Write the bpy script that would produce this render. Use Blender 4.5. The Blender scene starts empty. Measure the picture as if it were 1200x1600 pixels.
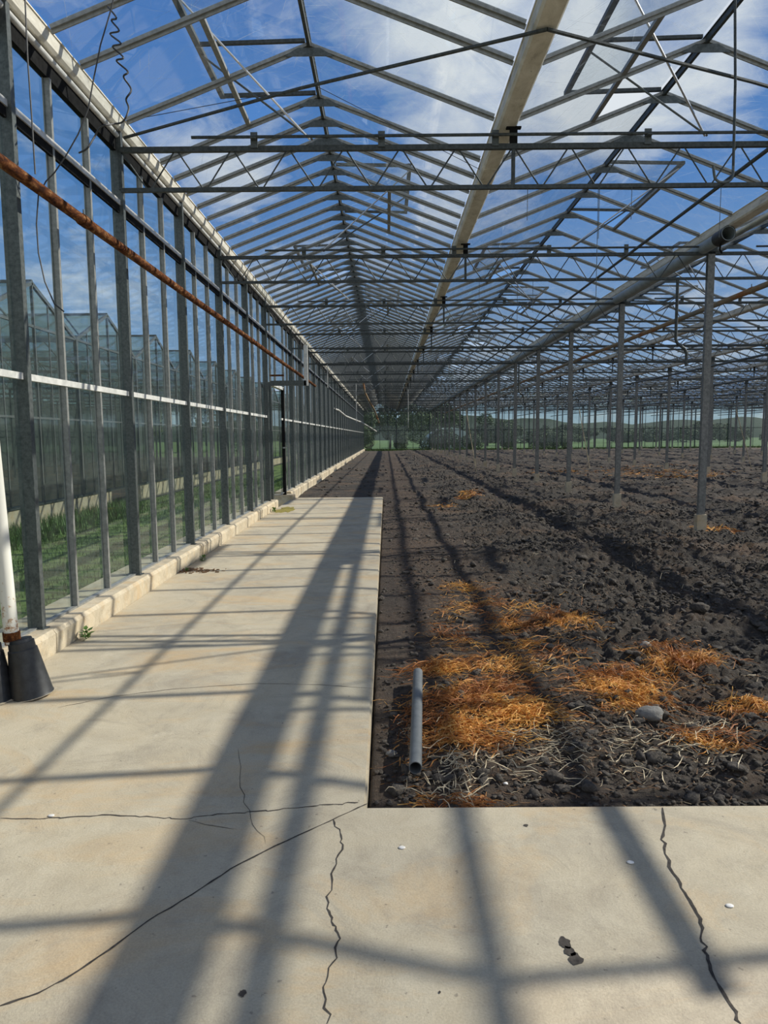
import bpy, bmesh, math, random
import numpy as np
from mathutils import Vector, Matrix
random.seed(7); rng = np.random.default_rng(7)
D = bpy.data; S = bpy.context.scene; C = S.collection
R = math.radians
CAMZ = 1.32; FPX = 1110.0
# ------------------------------------------------------------------ camera
cam = D.objects.new('camera', D.cameras.new('camera')); C.objects.link(cam)
cam.data.sensor_fit = 'VERTICAL'; cam.data.sensor_height = 36; cam.data.lens = FPX/1600*36
cam.data.clip_start = .02; cam.data.clip_end = 2000
CM = Matrix.Translation((0, 0, CAMZ)) @ Matrix.Rotation(R(.22), 4, 'Z') @ Matrix.Rotation(R(90-6.07), 4, 'X') @ Matrix.Rotation(R(-.45), 4, 'Z')
cam.matrix_world = CM
S.camera = cam
# ------------------------------------------------------------------ view, sun, sky
S.view_settings.view_transform = 'Standard'; S.view_settings.look = 'None'
S.view_settings.exposure = 0.0; S.view_settings.gamma = 1; S.view_settings.use_curve_mapping = False
S.cycles.transparent_max_bounces = 40
S.cycles.max_bounces = 10
SUN = Vector((1.24, .42, 1)).normalized()
sd = D.lights.new('sun', 'SUN'); sd.energy = 6.3; sd.angle = R(.53); sd.color = (1, .94, .83)
so = D.objects.new('sun', sd); C.objects.link(so)
so.rotation_euler = SUN.to_track_quat('Z', 'Y').to_euler()

def N(t, typ, **kw):
    n = t.nodes.new(typ)
    for k, v in kw.items():
        if k.startswith('i_'): n.inputs[k[2:].replace('_', ' ')].default_value = v
        else: setattr(n, k, v)
    return n
def L(t, a, b): t.links.new(a, b)
def ramp(t, src, stops, interp='LINEAR'):
    r = t.nodes.new('ShaderNodeValToRGB'); r.color_ramp.interpolation = interp
    e = r.color_ramp.elements
    while len(e) < len(stops): e.new(.5)
    for q, (p, c) in zip(e, stops):
        q.position = p
        q.color = (c, c, c, 1) if isinstance(c, (int, float)) else (*c, 1)
    L(t, src, r.inputs[0]); return r.outputs[0]
def mth(t, op, a, b=None, c=None):
    n = t.nodes.new('ShaderNodeMath'); n.operation = op
    for i, v in enumerate((a, b, c)):
        if v is None: continue
        if isinstance(v, (int, float)): n.inputs[i].default_value = v
        else: L(t, v, n.inputs[i])
    return n.outputs[0]
def mixc(t, f, a, b, mode='MIX'):
    n = t.nodes.new('ShaderNodeMixRGB'); n.blend_type = mode
    for i, v in enumerate((f, a, b)):
        if isinstance(v, (int, float)): n.inputs[i].default_value = v
        elif isinstance(v, tuple): n.inputs[i].default_value = (*v, 1) if len(v) == 3 else v
        else: L(t, v, n.inputs[i])
    return n.outputs[0]

W = D.worlds.new('sky'); S.world = W; W.use_nodes = True
t = W.node_tree; t.nodes.clear()
tc = N(t, 'ShaderNodeTexCoord'); sp = N(t, 'ShaderNodeSeparateXYZ'); L(t, tc.outputs['Generated'], sp.inputs[0])
elev = mth(t, 'MAXIMUM', sp.outputs[2], 0.0)
skyc = ramp(t, elev, [(0, (.46, .58, .68)), (.10, (.27, .45, .72)), (.3, (.10, .26, .60)), (.6, (.055, .165, .46)), (1, (.04, .12, .36))])
inv = mth(t, 'DIVIDE', 1.0, mth(t, 'ADD', elev, .22))
vm = N(t, 'ShaderNodeVectorMath', operation='SCALE'); L(t, tc.outputs['Generated'], vm.inputs[0]); L(t, inv, vm.inputs['Scale'])
n1 = N(t, 'ShaderNodeTexNoise', i_Scale=1.7, i_Detail=9.0, i_Roughness=.58, i_Distortion=.25); L(t, vm.outputs[0], n1.inputs['Vector'])
n2 = N(t, 'ShaderNodeTexNoise', i_Scale=7.0, i_Detail=8.0, i_Roughness=.62, i_Distortion=.5); L(t, vm.outputs[0], n2.inputs['Vector'])
field = mth(t, 'ADD', mth(t, 'MULTIPLY', n1.outputs[0], .55), mth(t, 'MULTIPLY', n2.outputs[0], .45))
def px_dir(px, py):
    v = Vector(((px-600)/FPX, -(py-800)/FPX, -1)); return (CM.to_3x3() @ v).normalized()
def blob(px, py, rad, amp):
    global field
    d = px_dir(px, py)
    n = N(t, 'ShaderNodeVectorMath', operation='DISTANCE'); L(t, tc.outputs['Generated'], n.inputs[0]); n.inputs[1].default_value = d
    w = N(t, 'ShaderNodeMapRange', interpolation_type='SMOOTHSTEP'); L(t, n.outputs['Value'], w.inputs[0])
    w.inputs[1].default_value = 0; w.inputs[2].default_value = rad; w.inputs[3].default_value = amp; w.inputs[4].default_value = 0
    field = mth(t, 'ADD', field, w.outputs[0])
for b in [(640, 70, .20, .14), (770, 40, .2, .14), (900, 210, .16, .16), (1000, 90, .16, .15), (1110, 170, .10, .16), (1180, 30, .12, .14),
          (300, 250, .11, .17), (400, 290, .08, .13), (760, 190, .12, .05), (680, 330, .08, .14), (1150, 440, .12, .10),
          (560, 230, .14, -.12), (150, 130, .22, -.08), (1060, 330, .22, -.12), (860, 330, .12, -.05), (1000, 20, .05, -.05),
          (60, 540, .25, .06)]:
    blob(*b)
field = mth(t, 'ADD', field, mth(t, 'MULTIPLY', mth(t, 'MAXIMUM', mth(t, 'MULTIPLY', sp.outputs[1], -1.0), 0.0), .22))  # unseen extra cloud behind the camera, added to whiten the fill light
cl = ramp(t, field, [(.50, 0.0), (.60, .45), (.74, 1.0)])
sky2 = mixc(t, cl, skyc, (.74, .79, .84))
bg = N(t, 'ShaderNodeBackground', i_Strength=1.0); L(t, sky2, bg.inputs[0])
wo = N(t, 'ShaderNodeOutputWorld'); L(t, bg.outputs[0], wo.inputs[0])

# ------------------------------------------------------------------ materials
def newmat(name):
    m = D.materials.new(name); m.use_nodes = True; t = m.node_tree; t.nodes.clear()
    o = N(t, 'ShaderNodeOutputMaterial'); b = N(t, 'ShaderNodeBsdfPrincipled'); L(t, b.outputs[0], o.inputs[0])
    tc = N(t, 'ShaderNodeTexCoord'); geo = N(t, 'ShaderNodeNewGeometry')
    return m, t, b, o, geo.outputs['Position']
def noise(t, vec, scale, detail=6, rough=.6, dist=0.0, stretch=None):
    if stretch:
        mp = N(t, 'ShaderNodeMapping'); mp.inputs['Scale'].default_value = stretch; L(t, vec, mp.inputs[0]); vec = mp.outputs[0]
    n = N(t, 'ShaderNodeTexNoise', i_Scale=float(scale), i_Detail=float(detail), i_Roughness=float(rough), i_Distortion=float(dist)); L(t, vec, n.inputs['Vector'])
    return n.outputs[0]
def bump(t, b, h, dist=.01, strength=1.0):
    n = N(t, 'ShaderNodeBump', i_Strength=strength, i_Distance=dist); L(t, h, n.inputs['Height']); L(t, n.outputs[0], b.inputs['Normal'])
def simple(name, c1, c2, rough=.6, metal=0.0, scale=20, lo=.35, hi=.65, stretch=None, bmp=0.0):
    m, t, b, o, P = newmat(name)
    n = noise(t, P, scale, 7, .65, 0, stretch)
    L(t, ramp(t, n, [(lo, c1), (hi, c2)]), b.inputs['Base Color'])
    b.inputs['Roughness'].default_value = rough; b.inputs['Metallic'].default_value = metal
    if bmp: bump(t, b, n, bmp)
    return m
M = {}
M['galv'] = simple('galvanised_steel', (.058, .068, .066), (.145, .16, .155), .5, .4, 45, .3, .7)
M['galv_dark'] = simple('weathered_galvanised_steel', (.035, .042, .042), (.085, .095, .092), .6, .3, 40)
M['alu'] = simple('dull_aluminium', (.22, .225, .21), (.33, .33, .31), .5, .4, 30)
M['alu_light'] = simple('pale_galvanised_rail', (.50, .50, .47), (.74, .73, .69), .5, .15, 14)
M['dark'] = simple('black_metal_and_shade', (.008, .008, .008), (.018, .018, .018), .9, 0, 20); M['dark'].node_tree.nodes['Principled BSDF'].inputs['Specular IOR Level'].default_value = .1  # near-black, low specular; also painted as shade on the left wall strips
M['bright'] = simple('bright_zinc_rod', (.6, .6, .6), (.75, .75, .74), .3, .8, 30)
M['black'] = simple('black_plastic', (.012, .013, .014), (.035, .037, .04), .5, 0, 25, .4, .75)
M['greyp'] = simple('grey_pvc', (.085, .095, .10), (.13, .14, .145), .5, 0, 18)
M['bluegrey'] = simple('grey_pipe_paint', (.22, .26, .27), (.32, .36, .37), .5, .1, 8)
M['white'] = simple('off_white_plastic', (.45, .44, .40), (.62, .61, .57), .5, 0, 9)
M['cable'] = simple('dark_cable', (.03, .03, .032), (.06, .06, .062), .6, 0, 60)
M['leaf'] = simple('weed_leaf', (.05, .12, .015), (.13, .24, .04), .6, 0, 60)
M['moss'] = simple('moss', (.16, .14, .02), (.30, .24, .05), .95, 0, 40, bmp=.01)
M['crack'] = simple('crack_dark', (.025, .02, .017), (.07, .06, .05), 1, 0, 60)
M['stone'] = simple('stone', (.12, .115, .105), (.24, .23, .21), .9, 0, 30, bmp=.006)
M['whitestone'] = simple('pale_chip', (.6, .58, .54), (.75, .73, .7), .9, 0, 50)
M['tarp'] = simple('polytunnel_film', (.55, .58, .58), (.7, .72, .72), .5, 0, 1)
# cream painted gutter with stains
m, t, b, o, P = newmat('cream_gutter_paint'); M['gutter'] = m
c = ramp(t, noise(t, P, 9, 8, .7, .4, (1, .5, 2)), [(.3, (.33, .30, .24)), (.43, (.60, .56, .46)), (.65, (.78, .74, .64))])
c = mixc(t, ramp(t, noise(t, P, 26, 6, .7), [(.66, 0.0), (.72, .8)]), c, (.05, .042, .03))
L(t, c, b.inputs['Base Color']); b.inputs['Roughness'].default_value = .6
# rust
m, t, b, o, P = newmat('rusty_pipe'); M['rust'] = m
n = noise(t, P, 26, 10, .8, .6, (1, .4, 1)); b.inputs['Specular IOR Level'].default_value = .12
L(t, ramp(t, n, [(.38, (.018, .008, .005)), (.47, (.075, .024, .009)), (.55, (.15, .055, .016)), (.62, (.30, .18, .085))]), b.inputs['Base Color'])
b.inputs['Roughness'].default_value = .85; bump(t, b, n, .004)
m, t, b, o, P = newmat('rusty_grey_pipe'); M['rust_grey'] = m
n = noise(t, P, 3, 9, .75, .5, (1, .35, 1))
L(t, ramp(t, n, [(.40, (.20, .19, .155)), (.5, (.30, .22, .13)), (.58, (.33, .13, .04)), (.8, (.22, .08, .03))]), b.inputs['Base Color'])
b.inputs['Roughness'].default_value = .8
m, t, b, o, P = newmat('white_paint_rusting_at_foot'); M['white_rust'] = m
sp = N(t, 'ShaderNodeSeparateXYZ'); L(t, P, sp.inputs[0])
n = noise(t, P, 35, 8, .7)
f = mth(t, 'ADD', n, mth(t, 'MULTIPLY', mth(t, 'SUBTRACT', .55, sp.outputs[2]), .55))
L(t, ramp(t, f, [(.60, (.72, .70, .62)), (.66, (.50, .35, .22)), (.72, (.22, .08, .035))]), b.inputs['Base Color'])
b.inputs['Roughness'].default_value = .7
# concrete slab
def concrete(name, base, warm, dark, light, sc=1.0):
    m, t, b, o, P = newmat(name)
    a = noise(t, P, 1.1*sc, 6, .6, .3); a2 = noise(t, P, 5*sc, 9, .72, .6); a3 = noise(t, P, 160, 4, .6)
    c = ramp(t, a, [(.35, dark), (.5, base), (.68, warm)])
    c = mixc(t, ramp(t, a2, [(.36, .0), (.72, .75)]), c, light)
    c = mixc(t, ramp(t, noise(t, P, 2.3*sc, 10, .78, 1.2), [(.50, 0.0), (.64, .6)]), c, dark)
    c = mixc(t, ramp(t, noise(t, P, 1.8*sc, 7, .7, .8, (.6, 1.3, 1)), [(.50, 0.0), (.68, .65)]), c, (.56, .38, .19))
    c = mixc(t, ramp(t, noise(t, P, 42, 3, .5), [(.69, 0.0), (.73, .5)]), c, (.12, .10, .08))
    c = mixc(t, .35, c, ramp(t, a3, [(.3, (.45, .45, .45)), (.7, (1.0, 1.0, 1.0))]), 'MULTIPLY')
    L(t, c, b.inputs['Base Color']); b.inputs['Roughness'].default_value = .82
    bump(t, b, mth(t, 'ADD', mth(t, 'MULTIPLY', a2, .6), mth(t, 'MULTIPLY', a3, .12)), .012, .6)
    return m
M['concrete'] = concrete('concrete_slab', (.45, .385, .275), (.52, .435, .295), (.33, .285, .215), (.58, .515, .385))
M['kerb'] = concrete('concrete_kerb', (.52, .44, .31), (.60, .49, .33), (.36, .30, .21), (.66, .57, .42), 2.5)
# soil
m, t, b, o, P = newmat('tilled_soil'); M['soil'] = m
a = noise(t, P, .9, 6, .6, .4); a2 = noise(t, P, 22, 9, .7); a3 = noise(t, P, 110, 5, .7)
c = ramp(t, a, [(.38, (.036, .030, .025)), (.52, (.062, .048, .036)), (.66, (.13, .078, .045))])
c = mixc(t, ramp(t, a2, [(.42, 0.0), (.75, .65)]), c, (.19, .155, .12))
c = mixc(t, ramp(t, noise(t, P, 60, 6, .7, .8), [(.63, 0.0), (.69, .6)]), c, (.28, .17, .08))
c = mixc(t, ramp(t, noise(t, P, 75, 3, .6), [(.72, 0.0), (.75, .7)]), c, (.38, .34, .28))
sp = N(t, 'ShaderNodeSeparateXYZ'); L(t, P, sp.inputs[0])
xb = mth(t, 'ADD', mth(t, 'ABSOLUTE', mth(t, 'SUBTRACT', sp.outputs[0], .35)), mth(t, 'MULTIPLY', noise(t, P, 1.6, 6, .7), 1.6))
c = mixc(t, ramp(t, mth(t, 'MULTIPLY', xb, .5), [(.45, .75), (.85, 0.0)]), c, ramp(t, noise(t, P, 30, 8, .75), [(.35, (.05, .033, .023)), (.6, (.14, .092, .06)), (.72, (.30, .22, .14))]))
L(t, c, b.inputs['Base Color']); b.inputs['Roughness'].default_value = .95
bump(t, b, mth(t, 'ADD', a2, mth(t, 'MULTIPLY', a3, .45)), .08, 1.0)
M['clod'] = simple('soil_clod', (.038, .032, .027), (.15, .125, .10), .95, 0, 60, .35, .72, bmp=.02)
m, t, b, o, P = newmat('orange_straw'); M['straw'] = m
c = ramp(t, noise(t, P, 55, 3, .6), [(.30, (.30, .08, .015)), (.43, (.62, .24, .035)), (.55, (.85, .45, .09)), (.7, (.95, .70, .28))])
c = mixc(t, ramp(t, noise(t, P, 2.4, 4, .6), [(.40, 0.0), (.56, .8)]), c, (.27, .075, .018))
L(t, c, b.inputs['Base Color']); b.inputs['Roughness'].default_value = .7
tr = N(t, 'ShaderNodeBsdfTranslucent'); L(t, c, tr.inputs[0]); mx = N(t, 'ShaderNodeMixShader', i_Fac=.3); L(t, b.outputs[0], mx.inputs[1]); L(t, tr.outputs[0], mx.inputs[2]); L(t, mx.outputs[0], o.inputs[0])
M['pale'] = simple('pale_straw', (.34, .25, .14), (.62, .53, .36), .7, 0, 40)
M['brownstraw'] = simple('brown_litter', (.09, .045, .022), (.26, .15, .07), .8, 0, 40)
M['grass'] = simple('grass_blades', (.045, .10, .012), (.14, .22, .04), .7, 0, 3)
M['lawn'] = simple('lawn', (.07, .12, .025), (.16, .22, .05), .95, 0, 2.2)
M['field'] = simple('field', (.07, .12, .035), (.12, .19, .055), .95, 0, .3)
M['foliage'] = simple('tree_foliage', (.025, .045, .016), (.075, .10, .035), .8, 0, .8)
M['hill'] = simple('distant_woods', (.018, .032, .022), (.035, .055, .035), .95, 0, .05)
M['column'] = simple('column_steel', (.13, .13, .12), (.25, .245, .225), .55, .35, 30)
M['bark'] = simple('bark', (.05, .04, .03), (.11, .09, .07), .9, 0, 6)
# glass
def glass(name, tint, dirt, streak=0.0, dirtcol=(.55, .6, .6), refl=1.0):
    m = D.materials.new(name); m.use_nodes = True; t = m.node_tree; t.nodes.clear()
    o = N(t, 'ShaderNodeOutputMaterial'); geo = N(t, 'ShaderNodeNewGeometry'); P = geo.outputs['Position']
    tr = N(t, 'ShaderNodeBsdfTransparent'); tr.inputs[0].default_value = (*tint, 1)
    gl = N(t, 'ShaderNodeBsdfGlossy', i_Roughness=.03); gl.inputs[0].default_value = (.9, .95, 1, 1)
    dt = N(t, 'ShaderNodeVectorMath', operation='DOT_PRODUCT'); L(t, geo.outputs['Incoming'], dt.inputs[0]); L(t, geo.outputs['Normal'], dt.inputs[1])
    g1 = mth(t, 'POWER', mth(t, 'SUBTRACT', 1.0, mth(t, 'ABSOLUTE', dt.outputs['Value'])), 5.0)
    frs = mth(t, 'ADD', .07, mth(t, 'MULTIPLY', g1, .90))
    mx = N(t, 'ShaderNodeMixShader'); L(t, mth(t, 'MULTIPLY', frs, refl), mx.inputs[0]); L(t, tr.outputs[0], mx.inputs[1]); L(t, gl.outputs[0], mx.inputs[2])
    df = N(t, 'ShaderNodeBsdfDiffuse'); df.inputs[0].default_value = (*dirtcol, 1)
    tl = N(t, 'ShaderNodeBsdfTranslucent'); tl.inputs[0].default_value = (*dirtcol, 1)
    dm = N(t, 'ShaderNodeMixShader', i_Fac=.5); L(t, df.outputs[0], dm.inputs[1]); L(t, tl.outputs[0], dm.inputs[2])
    f = ramp(t, noise(t, P, 2.2, 8, .7, .5), [(.35, dirt*.4), (.7, dirt*1.8)])
    if streak:
        # hair-thin scratches and smears of old lime wash
        for rot, sc, lo in ((.6, 1.0, .665), (-.75, 1.3, .67), (1.25, .8, .68), (.15, 1.5, .68)):
            mp = N(t, 'ShaderNodeMapping'); mp.inputs['Rotation'].default_value = (0, 0, rot); L(t, P, mp.inputs[0])
            mp2 = N(t, 'ShaderNodeMapping'); mp2.inputs['Scale'].default_value = (.9*sc, 60*sc, .9); L(t, mp.outputs[0], mp2.inputs[0])
            n = N(t, 'ShaderNodeTexNoise', i_Scale=1.6, i_Detail=2.0, i_Roughness=.5); L(t, mp2.outputs[0], n.inputs['Vector'])
            f = mth(t, 'ADD', f, ramp(t, n.outputs[0], [(lo, 0.0), (lo+.04, streak)]))
    m2 = N(t, 'ShaderNodeMixShader'); L(t, mth(t, 'MINIMUM', f, .8), m2.inputs[0]); L(t, mx.outputs[0], m2.inputs[1]); L(t, dm.outputs[0], m2.inputs[2])
    L(t, m2.outputs[0], o.inputs[0]); return m
M['glass_roof'] = glass('roof_glass', (.93, .96, .97), .035, .30)
M['glass_wall'] = glass('dirty_wall_glass', (.80, .86, .84), .05, .05, (.42, .47, .44))
M['glass_far'] = glass('green_tinted_wall_glass', (.66, .74, .70), .13, 0.0, (.28, .33, .30), .5)

# ------------------------------------------------------------------ mesh helpers
class MB:
    def __init__(s): s.v = []; s.f = []
    def add(s, vs, fs):
        o = len(s.v); s.v += [tuple(v) for v in vs]; s.f += [tuple(i+o for i in f) for f in fs]
    def box(s, a, b):
        x0, y0, z0 = a; x1, y1, z1 = b
        s.add([(x0,y0,z0),(x1,y0,z0),(x1,y1,z0),(x0,y1,z0),(x0,y0,z1),(x1,y0,z1),(x1,y1,z1),(x0,y1,z1)],
              [(0,3,2,1),(4,5,6,7),(0,1,5,4),(1,2,6,5),(2,3,7,6),(3,0,4,7)])
    def beam(s, p, q, w, h, up=(0,0,1)):
        p = Vector(p); q = Vector(q); d = (q-p).normalized(); u = Vector(up)
        if abs(d.dot(u)) > .98: u = Vector((0,1,0))
        r = d.cross(u).normalized(); u = r.cross(d).normalized()
        vs = [c + r*(a*w/2) + u*(b*h/2) for c in (p, q) for a, b in ((-1,-1),(1,-1),(1,1),(-1,1))]
        s.add(vs, [(0,1,2,3),(7,6,5,4),(0,4,5,1),(1,5,6,2),(2,6,7,3),(3,7,4,0)])
    def tube(s, pts, r, n=8, cap=True):
        pts = [Vector(p) for p in pts]; rs = r if isinstance(r, (list, tuple)) else [r]*len(pts)
        o = len(s.v); prev = None
        for i, p in enumerate(pts):
            d = (pts[min(i+1, len(pts)-1)] - pts[max(i-1, 0)]).normalized()
            if prev is None:
                u = Vector((0,0,1)) if abs(d.z) < .9 else Vector((1,0,0))
                prev = (u - d*u.dot(d)).normalized()
            else: prev = (prev - d*prev.dot(d)).normalized()
            w = d.cross(prev)
            for k in range(n):
                a = 2*math.pi*k/n; s.v.append(tuple(p + (prev*math.cos(a) + w*math.sin(a))*rs[i]))
        for i in range(len(pts)-1):
            for k in range(n):
                k2 = (k+1) % n; s.f.append((o+i*n+k, o+i*n+k2, o+(i+1)*n+k2, o+(i+1)*n+k))
        if cap:
            s.f.append(tuple(o+k for k in reversed(range(n)))); s.f.append(tuple(o+(len(pts)-1)*n+k for k in range(n)))
    def prism(s, prof, y0, y1):  # closed (x,z) profile swept along y
        n = len(prof)
        s.add([(x, y0, z) for x, z in prof] + [(x, y1, z) for x, z in prof],
              [(i, (i+1) % n, n+(i+1) % n, n+i) for i in range(n)] + [tuple(reversed(range(n))), tuple(range(n, 2*n))])
    def quad(s, *vs): s.add(vs, [tuple(range(len(vs)))])
    def mesh(s, name, mat, smooth=False):
        me = D.meshes.new(name); me.from_pydata(s.v, [], s.f); me.update()
        if mat: me.materials.append(M[mat])
        if smooth:
            me.polygons.foreach_set('use_smooth', [True]*len(me.polygons))
            try: me.set_sharp_from_angle(angle=R(40))
            except Exception: pass
        return me
    def build(s, name, mat, parent=None, smooth=False, loc=None):
        o = D.objects.new(name, s.mesh(name, mat, smooth)); C.objects.link(o)
        if parent: o.parent = parent
        if loc: o.location = loc
        return o
def inst(name, me, parent=None, loc=(0,0,0)):
    o = D.objects.new(name, me); C.objects.link(o); o.location = loc
    if parent: o.parent = parent
    return o
def tag(o, label=None, cat=None, group=None, kind=None):
    if label: o['label'] = label
    if cat: o['category'] = cat
    if group: o['group'] = group
    if kind: o['kind'] = kind
    return o
def empty(name, loc=(0,0,0)):
    o = D.objects.new(name, None); C.objects.link(o); o.location = loc; o.empty_display_size = .1; return o
def npmesh(name, V, F, mat, smooth=False):   # F: (n,k) int array
    me = D.meshes.new(name); k = F.shape[1]
    me.vertices.add(len(V)); me.vertices.foreach_set('co', V.astype(np.float32).ravel())
    me.loops.add(F.size); me.loops.foreach_set('vertex_index', F.astype(np.int32).ravel())
    me.polygons.add(len(F)); me.polygons.foreach_set('loop_start', np.arange(0, F.size, k, dtype=np.int32))
    me.update(calc_edges=True); me.validate()
    if smooth: me.polygons.foreach_set('use_smooth', np.ones(len(me.polygons), dtype=bool))
    me.materials.append(M[mat]); return me
def cam_ground(px, py, z=0.0):
    d = px_dir(px, py); k = (z-CAMZ)/d.z; return Vector((d.x*k, d.y*k, z))
_on = ['first','second','third','fourth','fifth','sixth','seventh','eighth','ninth','tenth','eleventh','twelfth','thirteenth','fourteenth','fifteenth','sixteenth','seventeenth','eighteenth','nineteenth']
_te = {2: ('twentieth', 'twenty'), 3: ('thirtieth', 'thirty'), 4: ('fortieth', 'forty'), 5: ('fiftieth', 'fifty'), 6: ('sixtieth', 'sixty'), 7: ('seventieth', 'seventy'), 8: ('eightieth', 'eighty'), 9: ('ninetieth', 'ninety')}
ORD = _on + [(_te[k//10][0] if k % 10 == 0 else _te[k//10][1]+'-'+_on[k % 10-1]) for k in range(20, 100)]

# ------------------------------------------------------------------ dimensions of the house
YT = [6.05 + 3.5*i for i in range(-2, 19)]        # truss lines
YEND = YT[-1]
GX0, SP = -2.2, 3.2                                # gutters every 3.2 m
NSP = 13
ZGB, ZGT = CAMZ+2.48, CAMZ+2.58                    # gutter bottom, top
ZR = CAMZ+3.15                                     # ridge
YS, YB = -1.0, YEND                                # roof from behind the camera to the end
PATH_R, PATH_Y, APR_Y = -.081, 15.5, 2.42
SOILZ = -.035
# ------------------------------------------------------------------ floor
def hnoise(x, y, f, seed):
    r = np.random.default_rng(seed); T = r.random((256, 256))
    xs = x*f + 37.3; ys = y*f + 11.7
    xi = np.floor(xs).astype(int); yi = np.floor(ys).astype(int); u = xs-xi; v = ys-yi
    u = u*u*(3-2*u); v = v*v*(3-2*v)
    g = lambda a, b: T[a % 256, b % 256]
    return (g(xi,yi)*(1-u)+g(xi+1,yi)*u)*(1-v)+(g(xi,yi+1)*(1-u)+g(xi+1,yi+1)*u)*v - .5
def cloddy(x, y):
    # ploughed strips: rough band right of the smooth crust beside the path
    a = np.clip((x - (.75 + .09*y*.0 + .25*np.sin(y*.7)))/.8, 0, 1)
    b = .75 + .5*hnoise(x, y, .8, 5)
    return np.clip(.25 + a*b, 0, 1.2)
def soil_h(x, y):
    q = cloddy(x, y)
    h = .05*hnoise(x, y, .9, 1) + q*(.10*hnoise(x, y, 3.1, 2) + .085*np.abs(hnoise(x, y, 7, 3)) + .075*np.abs(hnoise(x, y, 15, 4))+.035*hnoise(x, y, 24, 14)) + .02*hnoise(x, y, 40, 6)*(.35+q)
    h += .05*np.exp(-((x-2.0)/.35)**2)*np.clip((y-6)/6, 0, 1)
    edge = np.clip(np.minimum(np.where(y < PATH_Y, x-PATH_R, 9), y-APR_Y)/.35, 0, 1)
    h = h*(.35+.65*edge) - (1-edge)*.015
    return SOILZ - .01 + h
fl = MB()
_L = [(-2.06, -5), (9, -5), (9, APR_Y), (PATH_R, APR_Y), (PATH_R, PATH_Y), (-2.06, PATH_Y)]
fl.add([(x, y, z) for z in (-.14, 0) for x, y in _L], [(0,5,4,3,2,1), (6,7,8,9,10,11)] + [(k, (k+1) % 6, 6+(k+1) % 6, 6+k) for k in range(6)])
me_f = fl.mesh('floor', 'concrete'); bm = bmesh.new(); bm.from_mesh(me_f)
bmesh.ops.bevel(bm, geom=[e for e in bm.edges if all(v.co.z > -.01 for v in e.verts)], offset=.008, segments=2, affect='EDGES'); bm.to_mesh(me_f); bm.free()
floor = D.objects.new('floor', me_f); C.objects.link(floor); tag(floor, 'weathered beige concrete path and apron slab', None, None, 'structure')
def crack(pts, w, sub=7, jit=.012, name='crack'):
    P = [cam_ground(*p) for p in pts]; Q = []
    for a, b in zip(P[:-1], P[1:]):
        for k in range(sub): Q.append(a.lerp(b, k/sub) + (Vector((random.gauss(0, jit), random.gauss(0, jit*.5), 0)) if k else Vector()))
    Q.append(P[-1]); mb = MB(); n = len(Q)
    for i in range(n):
        d = (Q[min(i+1, n-1)]-Q[max(i-1, 0)]).normalized(); r = Vector((-d.y, d.x, 0))
        ww = w*(.45+.9*random.random())*(.4 if i in (0, n-1) else 1)/2
        mb.v += [tuple(Q[i]+r*ww+Vector((0,0,.0012))), tuple(Q[i]-r*ww+Vector((0,0,.0012)))]
    for i in range(n-1): mb.f.append((2*i, 2*i+1, 2*i+3, 2*i+2))
    o = mb.build(name, 'crack', floor); return o
crack([(0,1279),(60,1280),(120,1276),(180,1274),(240,1277),(290,1280),(340,1272),(400,1268),(470,1262),(520,1257),(560,1254)], .0055, 6, .006)
crack([(0,1572),(60,1552),(110,1525),(170,1485),(230,1440),(300,1398),(360,1358),(430,1322),(500,1290),(560,1262),(574,1256)], .006, 4, .001, 'expansion_joint')
crack([(521,1281),(532,1302),(536,1320),(526,1350),(519,1382),(511,1420),(518,1440),(528,1458),(525,1490),(513,1520),(506,1550),(511,1600)], .005, 4, .004)
crack([(1035,1262),(1037,1300),(1038,1325),(1052,1365),(1070,1395),(1085,1420),(1098,1450),(1096,1472),(1106,1500),(1120,1535),(1145,1575),(1158,1600)], .008, 4, .004)
crack([(295,1282),(330,1290),(370,1296)], .003, 4, .003)
crack([(90,1106),(180,1088),(280,1076),(400,1068),(500,1070),(585,1076)], .0035, 5, .006)
crack([(372,1170),(375,1230),(392,1280),(415,1318)], .002, 4, .004)
def pothole(px, py, rx, ry, n=18, name='chipped_hole'):
    c0 = cam_ground(px, py); mb = MB(); vs = [c0+Vector((0,0,.0018))]
    for k in range(n):
        a = 2*math.pi*k/n; rr = .75+.4*random.random()
        vs.append(c0+Vector((math.cos(a)*rx*rr, math.sin(a)*ry*rr, .0018)))
    mb.add(vs, [(0, 1+k, 1+(k+1) % n) for k in range(n)]); mb.build(name, 'crack', floor)
pothole(882, 1474, .017, .022); pothole(890, 1487, .014, .02); pothole(900, 1499, .018, .022); pothole(379, 1553, .009, .012); pothole(822, 1290, .008, .008); pothole(687,1551,.003,.004)
# ---- soil bed
ys = [APR_Y-.02]
while ys[-1] < YEND: ys.append(ys[-1] + max(.016, .0058*ys[-1]))
ys[-1] = YEND; ys = np.array(ys)
xs = list(np.arange(-2.04, -.09, .05)) + list(np.arange(-.081, 3.0, .016))
while xs[-1] < 42: xs.append(xs[-1] + max(.02, .009*xs[-1]))
xs = np.array(xs)
X, Y = np.meshgrid(xs, ys)
Z = soil_h(X, Y)
und = (X < PATH_R+.001) & (Y < PATH_Y); Z[und] = -.1
V = np.stack([X, Y, Z], -1).reshape(-1, 3); nx = len(xs); ny = len(ys)
i, j = np.meshgrid(np.arange(nx-1), np.arange(ny-1)); a = (j*nx+i).ravel()
F = np.stack([a, a+1, a+nx+1, a+nx], 1)
soil = inst('soil_bed', npmesh('soil_bed', V, F, 'soil', True)); tag(soil, 'dark tilled greenhouse soil right of the concrete path', None, None, 'structure')
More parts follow.
